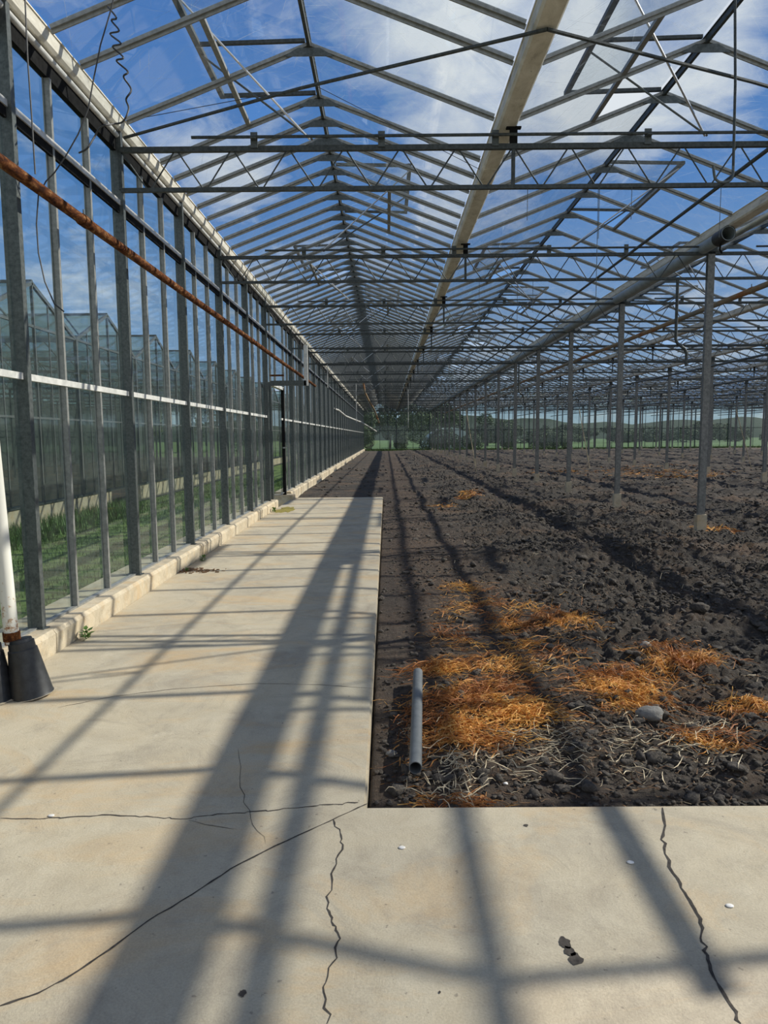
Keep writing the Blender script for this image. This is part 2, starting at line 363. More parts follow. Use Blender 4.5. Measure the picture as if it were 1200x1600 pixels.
# ---- clods (uncountable) : deformed icospheres
def ico(sub):
    bm = bmesh.new(); bmesh.ops.create_icosphere(bm, subdivisions=sub, radius=1); v = np.array([p.co[:] for p in bm.verts]); f = np.array([[q.index for q in p.verts] for p in bm.faces]); bm.free(); return v, f
def scatter_clods(name, n, sub, sampler, size, mat, label, flat=.7):
    v0, f0 = ico(sub); VV = []; FF = []; o = 0
    x, y = sampler(n); z = soil_h(x, y); s = size(len(x), x, y)
    for k in range(len(x)):
        v = v0*(1 + .6*(rng.random((len(v0), 1))-.5)); 
        for _ in range(7):
            nn = rng.normal(size=3); nn /= np.linalg.norm(nn); dd_ = v@nn; v = v - np.maximum(0, dd_-.58)[:,None]*nn
        v = v*np.array([rng.uniform(.7,1.3), rng.uniform(.7,1.3), flat*rng.uniform(.7,1.2)])*s[k]
        th = rng.random()*6.28; c, sn = math.cos(th), math.sin(th)
        v = np.stack([v[:,0]*c-v[:,1]*sn, v[:,0]*sn+v[:,1]*c, v[:,2]], 1) + np.array([x[k], y[k], z[k]+s[k]*.25])
        VV.append(v); FF.append(f0+o); o += len(v0)
    ob = inst(name, npmesh(name, np.concatenate(VV), np.concatenate(FF), mat, False))
    return tag(ob, label, 'soil', None, 'stuff')
def samp(ymin, ymax, p=.5):
    def f(n):
        xo = np.zeros(0); yo = np.zeros(0)
        while len(xo) < n:
            y = ymin*(ymax/ymin)**rng.random(n*3); w = np.minimum(.62*y, 42); x = PATH_R+.03 + (w-PATH_R)*rng.random(n*3)
            x = np.where((y > PATH_Y) & (rng.random(n*3) < .2), -1.95+1.9*rng.random(n*3), x)
            keep = (rng.random(n*3) < cloddy(x, y)*hnoise_pos(x, y)) & (y > APR_Y+.06)
            xo = np.concatenate([xo, x[keep]]); yo = np.concatenate([yo, y[keep]])
        return xo[:n], yo[:n]
    return f
def hnoise_pos(x, y): return np.clip(.55+1.2*hnoise(x, y, 1.6, 9), .05, 1)
scatter_clods('fine_clods', 12000, 1, samp(APR_Y, 14), lambda n, x, y: .005+.013*rng.random(n)**2.2+.0006*y, 'clod', 'small crumbs of dark soil strewn over the greenhouse bed')
scatter_clods('coarse_clods', 3400, 2, samp(APR_Y, 30), lambda n, x, y: .010+.026*rng.random(n)**2.8+.0012*y, 'clod', 'fist-sized clods of dark turned soil across the greenhouse bed')
# ---- straw
def ribbons(name, P0, ang, ln, wd, mat, label, cat, lift=.02, curl=.6, kind='stuff', segs=4, soilz=True):
    n = len(P0); VV = np.zeros((n, segs+1, 2, 3)); a = ang.copy(); p = P0.copy()
    da = curl*(rng.random(n)-.5)*2/segs; hz = lift*rng.random(n); ph = rng.random(n)*3.14
    for k in range(segs+1):
        tt = k/segs
        z = soil_h(p[:,0], p[:,1]) if soilz else 0
        zz = z + .004 + hz*(.4+np.abs(np.sin(ph+tt*3)))
        wdir = np.stack([-np.sin(a), np.cos(a)], 1)*(wd*(1-.6*abs(2*tt-1)))[:,None]/2
        tw = wd*.35*np.sin(ph*3+tt*2)
        VV[:,k,0,:2] = p[:,:2]+wdir; VV[:,k,1,:2] = p[:,:2]-wdir; VV[:,k,0,2] = zz+tw; VV[:,k,1,2] = zz-tw
        p = p + np.stack([np.cos(a), np.sin(a)], 1)*(ln/segs)[:,None]; a = a+da+.25*(rng.random(n)-.5)
    base = (np.arange(n)*(segs+1)*2)[:,None]; fs = []
    for k in range(segs): fs.append(base + np.array([2*k, 2*k+1, 2*k+3, 2*k+2]))
    F = np.stack(fs, 1).reshape(-1, 4)
    o = inst(name, npmesh(name, VV.reshape(-1, 3), F, mat)); return tag(o, label, cat, None, kind)
def patch_pts(patches):
    out = []; an = []
    for px, py, rx, ry, cnt in patches:
        u = rng.normal(0, .55, (cnt, 2)); a0 = rng.uniform(-.5, .5)
        for du, dv in u:
            q = cam_ground(px+du*rx, py+dv*ry); out.append((q.x, q.y)); an.append(a0+rng.normal(0, .6)+(math.pi if rng.random() < .5 else 0))
    P = np.array(out); an = np.array(an); ok = (P[:,0] > PATH_R+.12) & (P[:,1] > APR_Y+.06); return P[ok], an[ok]
PATCH = [(735,918,35,10,450),(765,945,60,14,900),(830,962,75,16,1200),(885,970,40,12,600),(745,985,60,16,700),(800,1000,70,14,600),(690,1047,55,14,1300),(745,1040,60,18,800),
         (850,1035,70,14,700),(905,1030,30,8,200),(770,1080,90,22,1500),(740,1105,90,24,1500),(820,1110,60,20,800),(700,1135,60,20,700),(760,1150,60,18,350),(970,1068,60,18,1300),(1000,1095,50,18,900),(1040,1020,60,14,600),
         (1085,1035,50,14,800),(1120,1052,35,10,400),(1175,1100,45,14,500),(1140,1155,50,12,350),(1085,1145,40,10,150),(650,1170,60,30,120),(960,1045,50,14,500),(720,1245,60,6,260),(1130,1220,30,10,130)]
Pp, An = patch_pts(PATCH)
kk = (rng.random(len(Pp)) < .40+1.5*hnoise(Pp[:,0], Pp[:,1], 5.5, 31)); Pp, An = Pp[kk], An[kk]; n = len(Pp)
ribbons('orange_straw', Pp, An, .04+.15*rng.random(n)**2, .0025+.0045*rng.random(n)**2, 'straw', 'orange dried plant stalks strewn in patches over the near soil', 'straw', .03)
PF = [(733,775,10,5,220),(1000,742,60,4,260),(1050,737,60,3,250),(950,735,60,3,220),(1070,745,35,3,200),(880,738,40,3,150),(1020,728,50,2,120),(1110,742,30,3,120),(1120,828,25,4,120),(690,788,12,4,60)]
Pp, An = patch_pts(PF); kk = rng.random(len(Pp)) < .35; Pp, An = Pp[kk], An[kk]; n = len(Pp)
ribbons('dry_straw', Pp, An, .1+.25*rng.random(n), .008+.012*rng.random(n), 'straw', 'faint orange straw lying in drifts among the far columns', 'straw', .05)
PP = [(722,1195,40,25,130),(700,1235,40,12,60),(865,1150,35,25,120),(880,1190,80,25,60),(1000,1150,120,40,110),(1060,1180,100,40,90),(850,1040,30,10,25),(1000,1100,200,90,120),(800,1180,150,50,110),(650,1150,40,60,30),(1100,1130,60,20,50),(900,905,80,20,30),(760,850,120,60,60),(1050,900,120,50,50)]
Pp, An = patch_pts(PP); kk = rng.random(len(Pp)) < .62; Pp, An = Pp[kk], An[kk]; n = len(Pp)
ribbons('pale_stalks', Pp, An, .03+.13*rng.random(n)**2, .002+.003*rng.random(n), 'pale', 'scattered pale dry stalks on the near dark soil', 'straw', .035, .9)
PB = [(900,1100,320,130,2200),(850,900,260,90,1500),(700,850,120,110,900),(700,760,90,40,700),(1000,800,260,60,700),(610,730,60,20,300)]
Pp, An = patch_pts(PB); kk = Pp[:,1] < 60; Pp, An = Pp[kk], An[kk]; n = len(Pp)
ribbons('brown_litter', Pp, An, .02+.07*rng.random(n)**2, .002+.004*rng.random(n), 'brownstraw', 'brown plant litter spread thinly over the soil bed', 'litter', .012, .9)
# countable lumps and stones
for px, py, s, mat, lab, nm, cat in [(1015,1131,.055,'stone','grey rounded rock beside the right-hand orange straw','rock','rock'),(1094,962,.06,'clod','large dark clod on the ploughed strip in front of the nearest column','soil_clod','clod'),
        (1008,1027,.035,'stone','flat grey stone in the orange straw at right','stone','stone'),(612,1174,.022,'stone','small grey pebble left of the grey plastic pipe','pebble','pebble'),
        (1068,1030,.012,'whitestone','white chip on the straw near the flat grey stone','pebble','pebble'),(790,1225,.009,'whitestone','small white chip on soil at the concrete edge','pebble','pebble'),
        (866,1218,.035,'clod','dark lump of soil close to the concrete apron edge','soil_clod','clod')]:
    v0, f0 = ico(3); q = cam_ground(px, py, SOILZ); th = v0*np.array([1.1, .9, .65])
    d = 1 + .35*hnoise(v0[:,0]*1.3+px, v0[:,1]*1.3+v0[:,2]*1.7, 1.0, 21)+.18*hnoise(v0[:,0]*3+px, v0[:,1]*3+v0[:,2]*3, 1.0, 22)
    zz = float(soil_h(np.array([q.x]), np.array([q.y]))[0])
    tag(inst(nm, npmesh(nm, th*d[:,None]*s, f0, mat, True), None, (q.x, q.y, zz+s*.35)), lab, cat)
for px, py, lab in [(80,1275,'white chip on the crack near the left edge of the floor'),(985,1348,'white chip on the apron below the soil at right'),(1140,1416,'oval white fleck on the apron right of the wide crack'),(628,1325,'white splash of chalk just below the inner corner of the soil bed')]:
    q = cam_ground(px, py); v0, f0 = ico(2)
    tag(inst('paint_chip', npmesh('paint_chip', v0*np.array([.012, .009, .0025]), f0, 'whitestone', True), None, (q.x, q.y, .002)), lab, 'chip')
# grey plastic pipe on the soil
a = cam_ground(653, 1052, .03); b = cam_ground(649, 1196, .03); a.z = .035; b.z = .02
dd = (b-a).normalized(); root = empty('plastic_pipe', (b.x, b.y, 0)); tag(root, 'short length of grey plastic pipe lying on soil beside the path', 'pipe')
mb = MB(); u = Vector((0,0,1)); w = dd.cross(u).normalized(); u = w.cross(dd)
rings = [(a, .026), (b, .026), (b, .0225), (b-dd*.25, .0225)]; n = 24
for c0, r0 in rings:
    for k in range(n): mb.v.append(tuple(c0 + (w*math.cos(6.2832*k/n)+u*math.sin(6.2832*k/n))*r0 - Vector((b.x, b.y, 0))))
for q in range(3):
    for k in range(n): mb.f.append((q*n+k, q*n+(k+1) % n, (q+1)*n+(k+1) % n, (q+1)*n+k))
mb.f.append(tuple(range(n)))
mb.build('pipe_wall', 'greyp', root, True)
mb = MB(); mb.tube([b-dd*.2-Vector((b.x,b.y,0)), b-dd*.19-Vector((b.x,b.y,0))], .0224, 20); mb.build('dark_bore', 'dark', root)

# ------------------------------------------------------------------ kerb under the left wall
def kerb(y0, y1, name):
    mb = MB(); y = y0
    while y < y1-.02:
        e = min(y+1.75, y1); j = random.uniform(-.006, .006); zt = .145+random.uniform(-.003, .003)
        mb.prism([(-2.06+j, -.14), (-2.055+j, .12), (-2.075+j, zt), (-2.42, zt), (-2.42, -.35)], y, e-.004); y = e
    o = mb.build(name, 'kerb'); tag(o, None, None, None, 'structure'); return o
kerb(-.95, 13.45, 'wall_left'); kerb(15.35, YEND, 'wall_left_far')
# weeds at the kerb
def weed(x, y, s, label):
    mb = MB()
    for k in range(46):
        a = random.uniform(0, 6.28); e = random.uniform(.2, 1.3); l = s*random.uniform(.5, 1); c0 = Vector((math.cos(a)*s*.15, math.sin(a)*s*.15, random.uniform(0, s*.7)))
        d = Vector((math.cos(a)*math.cos(e), math.sin(a)*math.cos(e), math.sin(e)*.7)); r = Vector((-math.sin(a), math.cos(a), 0))*l*.16
        mb.add([c0, c0+d*l*.3+r, c0+d*l*.6, c0+d*l*.3-r], [(0,1,2,3)])
    tag(mb.build('weed', 'leaf', None, False, (x, y, 0)), label, 'weed')
weed(-1.99, 4.58, .085, 'green weed sprouting at the kerb foot nearest to the camera')
weed(-1.98, 7.55, .075, 'green weed at the kerb foot behind the second wall post')
weed(-1.99, 6.95, .045, 'tiny green weed at the kerb just in front of a larger one')
weed(-2.0, 12.55, .10, 'green weed beside the moss near the kerb end')
mb = MB(); ms = [(-1.86+.17*math.cos(k*.2618)*random.uniform(.6, 1.15), 12.9+.62*math.sin(k*.2618)*random.uniform(.6, 1.15), .001) for k in range(24)]
mb.add([(-1.88, 12.9, .014)]+ms, [(0, 1+k, 1+(k+1) % 24) for k in range(24)])
tag(mb.build('moss_patch', 'moss'), 'yellow-green moss patch at the end of the kerb', 'moss')
n = 150; q = cam_ground(298, 892); Pd = np.stack([q.x+.13*rng.normal(size=n), q.y+.06*rng.normal(size=n)], 1)
mb = MB()
for x, y in Pd:
    a = random.uniform(0, 3.14); l = random.uniform(.01, .035); mb.box((x, y, .001), (x+l*abs(math.cos(a))+.004, y+l*abs(math.sin(a))+.004, random.uniform(.004, .012)))
tag(mb.build('leaf_litter', 'brownstraw'), 'small heap of brown leaf litter on the path by the kerb', 'litter', None, 'stuff')

# ------------------------------------------------------------------ left wall: posts and windows
XPOST = -2.185; ZP0, ZP1 = .145, ZGB
post_me = MB(); post_me.box((-.046, -.002, 0), (.046, .002, ZP1-ZP0)); post_me.box((.039, 0, 0), (.046, .045, ZP1-ZP0)); post_me.box((-.046, 0, 0), (-.039, .045, ZP1-ZP0)); post_me = post_me.mesh('post', 'galv')
foot_me = MB(); foot_me.box((-.07, -.02, 0), (.062, .06, .006)); foot_me = foot_me.mesh('foot_plate', 'galv')
posts = [6.05+1.75*i for i in range(-3, 37)]
pi_ = 0
for y in posts:
    if abs(y-14.8) < .01: continue
    o = inst('wall_post', post_me, None, (XPOST, y, ZP0)); inst('foot_plate', foot_me, o)
    vis = y > 4.0
    if vis: pi_ += 1
    lab = ('galvanised channel post of the left glass wall, %s from the camera' % ORD[pi_-1]) if vis else ('galvanised channel post beside the camera in the left wall' if y > 2 else 'galvanised channel post behind the camera in the left wall')
    tag(o, lab, 'post', 'posts of the left glass wall')
GXW = -2.19
def mull(z0, z1):
    m = MB(); m.box((-.02, -.014, z0), (.022, .014, z1)); m.box((-.022, -.026, z0), (-.016, .026, z1)); return m.mesh('glazing_bar', 'alu')
mull_me = mull(.15, CAMZ+2.33)
wi = 0
for a, b in zip(posts[:-1], posts[1:]):
    door = abs(a-13.05) < .01 or abs(a-14.8) < .01
    wi += 1
    z0 = 2.32 if abs(a-13.05) < .01 else .15
    mb = MB()
    if z0 < 1: mb.box((GXW, a+.046, CAMZ+.355), (GXW+.028, b-.003, CAMZ+.395)); pass
    mb.box((GXW, a+.046, CAMZ+1.90), (GXW+.03, b-.003, CAMZ+1.94))
    root = mb.build('window_%d' % wi, 'alu_light'); tag(root, None, None, None, 'structure')
    mb = MB(); mb.box((GXW+.0, a+.046, CAMZ+1.84), (GXW+.02, b-.003, CAMZ+1.90)); mb.box((GXW-.03, a+.046, CAMZ+2.33), (GXW+.012, b-.003, ZGB)); mb.build('painted_shade_rail', 'dark', root)  # rail and fascia strips; shade below rail and gutter put into their black colour
    if z0 < 1: mb = MB(); mb.box((GXW-.02, a, .143), (GXW+.02, b, .158)); mb.build('glazing_sill', 'alu', root)
    w = (b-a)/3
    for k in (1, 2):
        if z0 > 1:
            m = MB(); m.box((-.02, -.014, z0), (.022, .014, CAMZ+2.33)); o = m.build('glazing_bar', 'alu', root, False, (GXW, a+w*k, 0))
        else: inst('glazing_bar', mull_me, root, (GXW, a+w*k, 0))
    mb = MB()
    for k in range(3):
        for zz0, zz1 in ((z0, CAMZ+.36), (CAMZ+.36, CAMZ+1.88), (CAMZ+1.88, CAMZ+2.36)):
            if zz1 < z0+.05: continue
            if zz0 < z0: zz0 = z0
            j = random.uniform(-.002, .002)
            mb.quad((GXW-.012+j, a+w*k, zz0), (GXW-.012-j, a+w*(k+1), zz0), (GXW-.012-j, a+w*(k+1), zz1), (GXW-.012+j, a+w*k, zz1))
    mb.build('pane', 'glass_wall', root)
# door opening
root = empty('door_1', (-2.2, 13.5, 0)); tag(root, None, None, None, 'structure')
mb = MB(); mb.box((-.02, -.03, 0), (.05, .03, 2.35)); mb.build('door_jamb', 'galv', root)
mb = MB(); mb.box((0, 1.55, 0), (.06, 1.66, 2.35)); mb.build('door_jamb', 'dark', root)
mb = MB(); mb.box((-.03, 0, 2.30), (.05, 1.7, 2.36)); mb.build('lintel', 'alu_light', root)
lf = MB(); lf.box((-.06, -.6, .12), (-.03, -.54, 2.28)); lf.box((-.06, .50, .12), (-.03, .56, 2.28)); lf.box((-.06, -.6, .12), (-.03, .56, .2)); lf.box((-.06, -.6, 2.22), (-.03, .56, 2.28)); lf.box((-.06, -.02, .12), (-.03, .02, 2.28))
leaf = lf.build('sliding_leaf', 'galv_dark', root)
mb = MB(); mb.quad((-.045, -.56, .15), (-.045, .5, .15), (-.045, .5, 2.25), (-.045, -.56, 2.25)); mb.build('pane', 'glass_wall', leaf)
mb = MB(); mb.beam((.04, 1.35, 1.1), (.06, 1.75, 1.1), .03, .03); mb.build('door_handle', 'galv_dark', root)
# ledge block + canopy arm by the door
mb = MB(); mb.box((-2.42, 14.95, -.14), (-1.98, 15.36, .1)); bm = bmesh.new()
tag(mb.build('concrete_block', 'kerb'), 'concrete block at the door beyond the end of the path', 'block')
root = empty('bracket_frame', (-2.1, 13.07, 2.25)); tag(root, 'galvanised hanging bracket sticking out from the wall above the doorway', 'bracket')
mb = MB(); mb.box((0, -.03, 0), (.66, .03, .09)); mb.build('arm', 'galv', root)
mb = MB(); mb.box((.62, -.03, .0), (.69, .03, .72)); mb.build('upright', 'alu_light', root)
mb = MB(); mb.box((0, -.02, .17), (.25, .02, .2)); mb.build('stay', 'rust', root)

# ------------------------------------------------------------------ pipes running down the house
def pipe(name, x, z, y0, y1, r, mat, label, cat='pipe', couplers=(), sag=0.0):
    mb = MB(); n = max(2, int((y1-y0)/1.75)+1)
    mb.tube([(x, y0+(y1-y0)*k/(n-1), z+sag*math.sin(k*1.7)) for k in range(n)], r, 16)
    o = mb.build(name, mat, None, True); tag(o, label, cat)
    for y in couplers:
        m = MB(); m.tube([(x, y-.045, z), (x, y+.045, z)], r*1.18, 16); m.build('coupling', mat, o, True)
        m = MB(); m.tube([(x, y, z), (x, y, z+r*2.2)], .006, 6); m.build('clip', 'galv', o)
    return o
pipe('heating_pipe', -2.02, CAMZ+1.455, 2.0, 20.6, .034, 'rust', 'rusty heating pipe slung along the left glass wall', 'pipe', (4.95, 11.0, 17.0), .004)
for y in (6.05, 7.8, 9.55, 11.3, 13.05, 16.55):
    pass
pipe('heating_pipe', 4.66, CAMZ+1.81, 2.87, 58, .036, 'rust_grey', 'partly rusted grey pipe running behind the nearest column row', 'pipe', (9.3, 16.2, 30))
pipe('heating_pipe', 9.0, CAMZ+1.86, 8, YEND-.3, .03, 'galv', 'grey pipe running along the middle of the hall, left of its neighbour')
pipe('heating_pipe', 12.6, CAMZ+1.86, 8, YEND-.3, .03, 'galv', 'grey pipe running far right through the hall, third from left wall')
pipe('heating_pipe', 15.8, CAMZ+1.8, 8, YEND-.3, .028, 'galv', 'grey pipe at far right beyond two similar pipes')
pipe('conduit', 2.68, CAMZ+1.97, -1, 60, .015, 'galv_dark', 'thin dark conduit running under the trusses below the second ridge', 'conduit')
pipe('vent_pipe', 4.385, CAMZ+2.475, -1, 62, .036, 'bluegrey', 'blue-grey pipe tucked along the far side of the column-row gutter')
# large grey drain pipe under the column-row gutter, open black end toward camera
root = empty('drain_pipe', (4.13, 8.85, CAMZ+2.395)); tag(root, 'thick grey pipe with open black end below the column-row gutter', 'pipe')
mb = MB(); n = 28
for y, r0 in ((60, .075), (.25, .075), (.25, .085), (0, .085), (0, .078), (.6, .07)):
    for k in range(n): mb.v.append((math.cos(6.2832*k/n)*r0, y, math.sin(6.2832*k/n)*r0))
for q in range(5):
    for k in range(n): mb.f.append((q*n+k, (q+1)*n+k, (q+1)*n+(k+1) % n, q*n+(k+1) % n))
mb.build('pipe_wall', 'bluegrey', root, True)
mb = MB(); mb.tube([(0, -.004, 0), (0, .26, 0)], .089, 28, False); mb.build('end_socket', 'black', root, True)
mb = MB(); mb.tube([(0, .3, 0), (0, .31, 0)], .07, 20); mb.build('dark_bore', 'dark', root)
mb = MB(); mb.tube([(-.02, .15, -.085), (-.03, .15, -.15), (0, .15, -.2)], .012, 6); mb.build('hook', 'dark', root)
# galvanised drop pipes with an offset, hanging by the column row
for x, y, lab in ((3.82, 9.55, 'bent dark drop pipe hanging from the truss left of nearest column'), (3.7, 20.05, 'bent dark drop pipe hanging left of the fourth column')):
    mb = MB(); z = CAMZ+2.02
    mb.tube([(x, y, z), (x, y, z-.78), (x+.03, y, z-.84), (x+.12, y, z-.90), (x+.15, y, z-.96), (x+.15, y, z-1.12)], .02, 10)
    tag(mb.build('drop_pipe', 'galv_dark', None, True), lab, 'pipe')

# ------------------------------------------------------------------ gutters
def gname(i):
    return ['cream gutter along the top of the left glass wall', 'cream gutter overhead between the first two ridges', 'cream gutter carried by the nearest row of columns'][i] if i < 3 else 'cream gutter far right in the roof, %s from the left wall' % ORD[i]
for i in range(NSP):
    x = GX0+SP*i
    mb = MB(); prof = [(-.078, ZGB+.018), (-.062, ZGB), (.062, ZGB), (.078, ZGB+.018), (.080, ZGT), (.088, ZGT), (.088, ZGT+.008), (.072, ZGT+.008), (.068, ZGB+.03), (-.068, ZGB+.03), (-.072, ZGT+.008), (-.088, ZGT+.008), (-.088, ZGT), (-.080, ZGT)]
    y = YS
    while y < YB-.01:
        e = min(y+7, YB); mb.prism(prof, y, e); y = e
    o = mb.build('gutter', 'gutter', None, False, (x, 0, 0)); tag(o, gname(i), 'gutter')
    for k, y in enumerate(YT[:8] if i < 4 else []):
        jm = MB(); jm.prism([(-.083, ZGB+.015), (-.065, ZGB-.005), (.065, ZGB-.005), (.083, ZGB+.015), (.085, ZGT-.004), (-.085, ZGT-.004)], y+.9, y+.98)
        jm.build('joint_sleeve', 'gutter', o)
# left eaves lip tube
mb = MB(); mb.tube([(GX0+.03, YS, ZGB-.03), (GX0+.03, YB, ZGB-.03)], .022, 10); tag(mb.build('eaves_tube', 'alu_light', None, True), 'pale tube running under the gutter of the left glass wall', 'tube')

# ------------------------------------------------------------------ roof: ridges, rafters, glass, vents
def slope_z(t_): return ZGT+.005 + (ZR-ZGT)*t_      # t 0 at gutter, 1 at ridge
wide = [6.1+.875*k for k in range(-8, 73) if YS < 6.1+.875*k < YB-.1]
def bars_of(i):
    b = list(wide)
    if i == 0: b += [y+.4375 for y in wide if (y+.4375 > 7.0 or y+.4375 < 5.0)]
    return sorted(b)
# rafter pair: both sloping bars in one aluminium extrusion, gusset at the ridge
rm = MB()
for sgn in (-1, 1):
    rm.beam((sgn*(SP/2-.10), 0, slope_z(0)-ZR), (0, 0, 0), .042, .026, (0,0,1))
    rm.beam((sgn*(SP/2-.10), 0, slope_z(0)-ZR-.022), (0, 0, -.022), .010, .030, (0,0,1))
rafter_me = rm.mesh('roof_rafter', 'alu')
gm = MB(); gm.add([(-.20, -.024, -.10), (.20, -.024, -.10), (.09, -.024, -.035), (-.09, -.024, -.035), (-.20, -.018, -.10), (.20, -.018, -.10), (.09, -.018, -.035), (-.09, -.018, -.035)], [(0,1,2,3),(7,6,5,4),(0,4,5,1),(1,5,6,2),(2,6,7,3),(3,7,4,0)])
gusset_me = gm.mesh('gusset_plate', 'galv')
allr = []
for i in range(NSP-1):
    for y in bars_of(i): allr.append((i, y))
def rank(p):
    x = GX0+SP*(p[0]+.5); y = p[1]
    vis = y > 4.0 and abs(x) - 1.6 < .56*y
    return (0 if vis else 1, math.hypot(x, y))
allr.sort(key=rank)
keep, rest = allr[:300], allr[300:]
def span_name(i): return '%s roof span from left wall' % ORD[i]
keep.sort(); rc = {}
for i, y in keep:
    x = GX0+SP*(i+.5); vis = y > 4.0 and abs(x)-1.6 < .56*y
    if vis: rc[i] = rc.get(i, 0)+1
    rl = ('%s glazing bar pair from camera, %s' % (ORD[rc[i]-1], span_name(i))) if vis else 'glazing bar pair above the picture, %s' % span_name(i)
    o = inst('roof_rafter', rafter_me, None, (GX0+SP*(i+.5), y, ZR)); inst('gusset_plate', gusset_me, o)
    tag(o, rl, 'rafter', 'roof rafters of %s' % span_name(i))
rv = np.array([v.co[:] for v in rafter_me.vertices]); rf = np.array([list(p.vertices) for p in rafter_me.polygons])
VV = np.concatenate([rv+np.array([GX0+SP*(i+.5), y, ZR]) for i, y in rest]); FF = np.concatenate([rf+k*len(rv) for k in range(len(rest))])
tag(inst('far_roof_rafters', npmesh('far_roof_rafters', VV, FF, 'alu')), 'dense far field of grey glazing bars in the distant roof', 'rafters', None, 'stuff')
def hole(side, y):   # side -1 left slope, +1 right slope
    base = 5.225 if side < 0 else 8.725
    k = (y-base) % 7.0
    return k < 1.75
for i in range(NSP-1):
    xr = GX0+SP*(i+.5)
    mb = MB(); mb.box((xr-.013, YS, ZR-.03), (xr+.013, YB, ZR+.02)); mb.prism([(xr-.022, ZR+.018), (xr, ZR+.024), (xr+.022, ZR+.018), (xr+.022, ZR+.024), (xr, ZR+.032), (xr-.022, ZR+.024)], YS, YB)
    tag(mb.build('ridge_beam', 'galv_dark'), 'dark ridge bar along the %s' % span_name(i), 'ridge beam')
    for side in (-1, 1):
        mb = MB(); ys_ = [YS]+[y for y in bars_of(i)]+[YB]
        xg = xr+side*(SP/2-.1)
        for a, b in zip(ys_[:-1], ys_[1:]):
            mid = (a+b)/2; h = hole(side, mid); t1 = .56 if h else 1.0
            P = lambda y, tt: (xg+(xr-xg)*tt, y, slope_z(tt)+.004)
            mb.quad(P(a, 0), P(b, 0), P(b, t1), P(a, t1))
        o = mb.build('ceiling', 'glass_roof'); tag(o, None, None, None, 'structure')
# vents
nv = {}
def make_vent(i, side, y0):
    xr = GX0+SP*(i+.5); Lv = .90; y1 = y0+1.75
    root = empty('roof_vent', (xr, y0, ZR+.03)); 
    zl = -.02                                   # nearly level when open
    xe = side*Lv
    def e(p, q, w=.035, h=.03): fb.beam(p, q, w, h)
    fb = MB()
    e((side*.03, 0, 0), (xe, 0, zl)); e((side*.03, 1.75, 0), (xe, 1.75, zl)); e((xe, -.02, zl), (xe, 1.77, zl), .045, .035); e((side*.03, .875, 0), (xe, .875, zl), .03, .025)
    f = fb.build('vent_frame', 'galv_dark', root)
    pb = MB(); pb.quad((side*.03, 0, .012), (xe, 0, zl+.012), (xe, 1.75, zl+.012), (side*.03, 1.75, .012)); pb.build('pane', 'glass_roof', root)
    # sill bar of the opening on the roof slope
    xg = side*(SP/2-.1); tt = .56; xs_ = xg*(1-tt); zs = slope_z(tt)-ZR-.03
    sb = MB(); sb.beam((xs_, 0, zs), (xs_, 1.75, zs), .04, .03); sb.build('opening_sill', 'alu', root)
    yt = min(YT, key=lambda q: abs(q-(y0+.9)))-y0
    xa = .0 if side < 0 else -.22; za = CAMZ+2.40-ZR-.03
    for k, yy in enumerate((.1, 1.0)):
        rb = MB(); rb.tube([(xa+.02*k, yt, za), (xe, yy, zl-.02)], .009, 6); rb.build('push_rod', 'bright' if k == 0 else 'galv', root, True)
    return root
for i in range(NSP-1):
    for side in (-1, 1):
        y0 = 5.225 if side < 0 else 8.725
        k = 0
        while y0+1.75 < YB:
            x = GX0+SP*(i+.5)
            if abs(x)-2 < .56*(y0+1.75):
                r_ = make_vent(i, side, y0); k += 1
                tag(r_, '%s open vent from the camera, %s slope, %s' % (ORD[k-1], 'left' if side < 0 else 'right', span_name(i)), 'roof vent', 'open roof vents')
            y0 += 7.0
# vents just overhead behind the frame edge (their shadow falls on the apron)
# ------------------------------------------------------------------ trusses
def truss_meshes():
    top = MB(); top.box((-.0, -.018, 2.31), (6.4, .018, 2.35)); bot = MB(); bot.box((0, -.016, 2.0), (6.4, .016, 2.032))
    web = MB(); n = 14; p = 6.4/n; pts = []
    for k in range(n):
        x = k*p
        pts += [(x+.015, 0, 2.315), (x+p/2-.02, 0, 2.03), (x+p/2+.02, 0, 2.03), (x+p-.015, 0, 2.315)]
    web.tube(pts, .0065, 6)
    end = MB(); end.box((-.014, -.014, 2.02), (.014, .014, 2.33))
    sh = MB(); sh.box((3.17, -.015, 2.345), (3.23, .015, 2.485)); sh.box((3.14, -.02, 2.468), (3.26, .02, 2.482))
    for s in (top, bot, web, end, sh): s.v = [(a, b, c+CAMZ) for a, b, c in s.v]
    return top.mesh('top_chord', 'galv_dark'), bot.mesh('bottom_chord', 'galv_dark'), web.mesh('lacing_rod', 'galv_dark'), end.mesh('end_upright', 'galv_dark'), sh.mesh('gutter_saddle', 'dark')
TM = truss_meshes()
tube_m = MB(); tube_m.tube([(.6, -.05, CAMZ+2.405), (6.3, -.05, CAMZ+2.405)], .013, 8); tube_m = tube_m.mesh('vent_drive_tube', 'galv_dark', True)
pl_m = MB(); pl_m.box((-.028, -.03, CAMZ+2.33), (.028, -.022, CAMZ+2.45)); pl_m.box((-.02, -.085, CAMZ+2.385), (.02, -.022, CAMZ+2.39)); pl_m = pl_m.mesh('guide_plate', 'galv')
bays = ['between left wall and first column row', 'between first and second column rows', 'between second and third column rows', 'between third and fourth column rows', 'between fourth and fifth column rows', 'beyond the fifth column row']
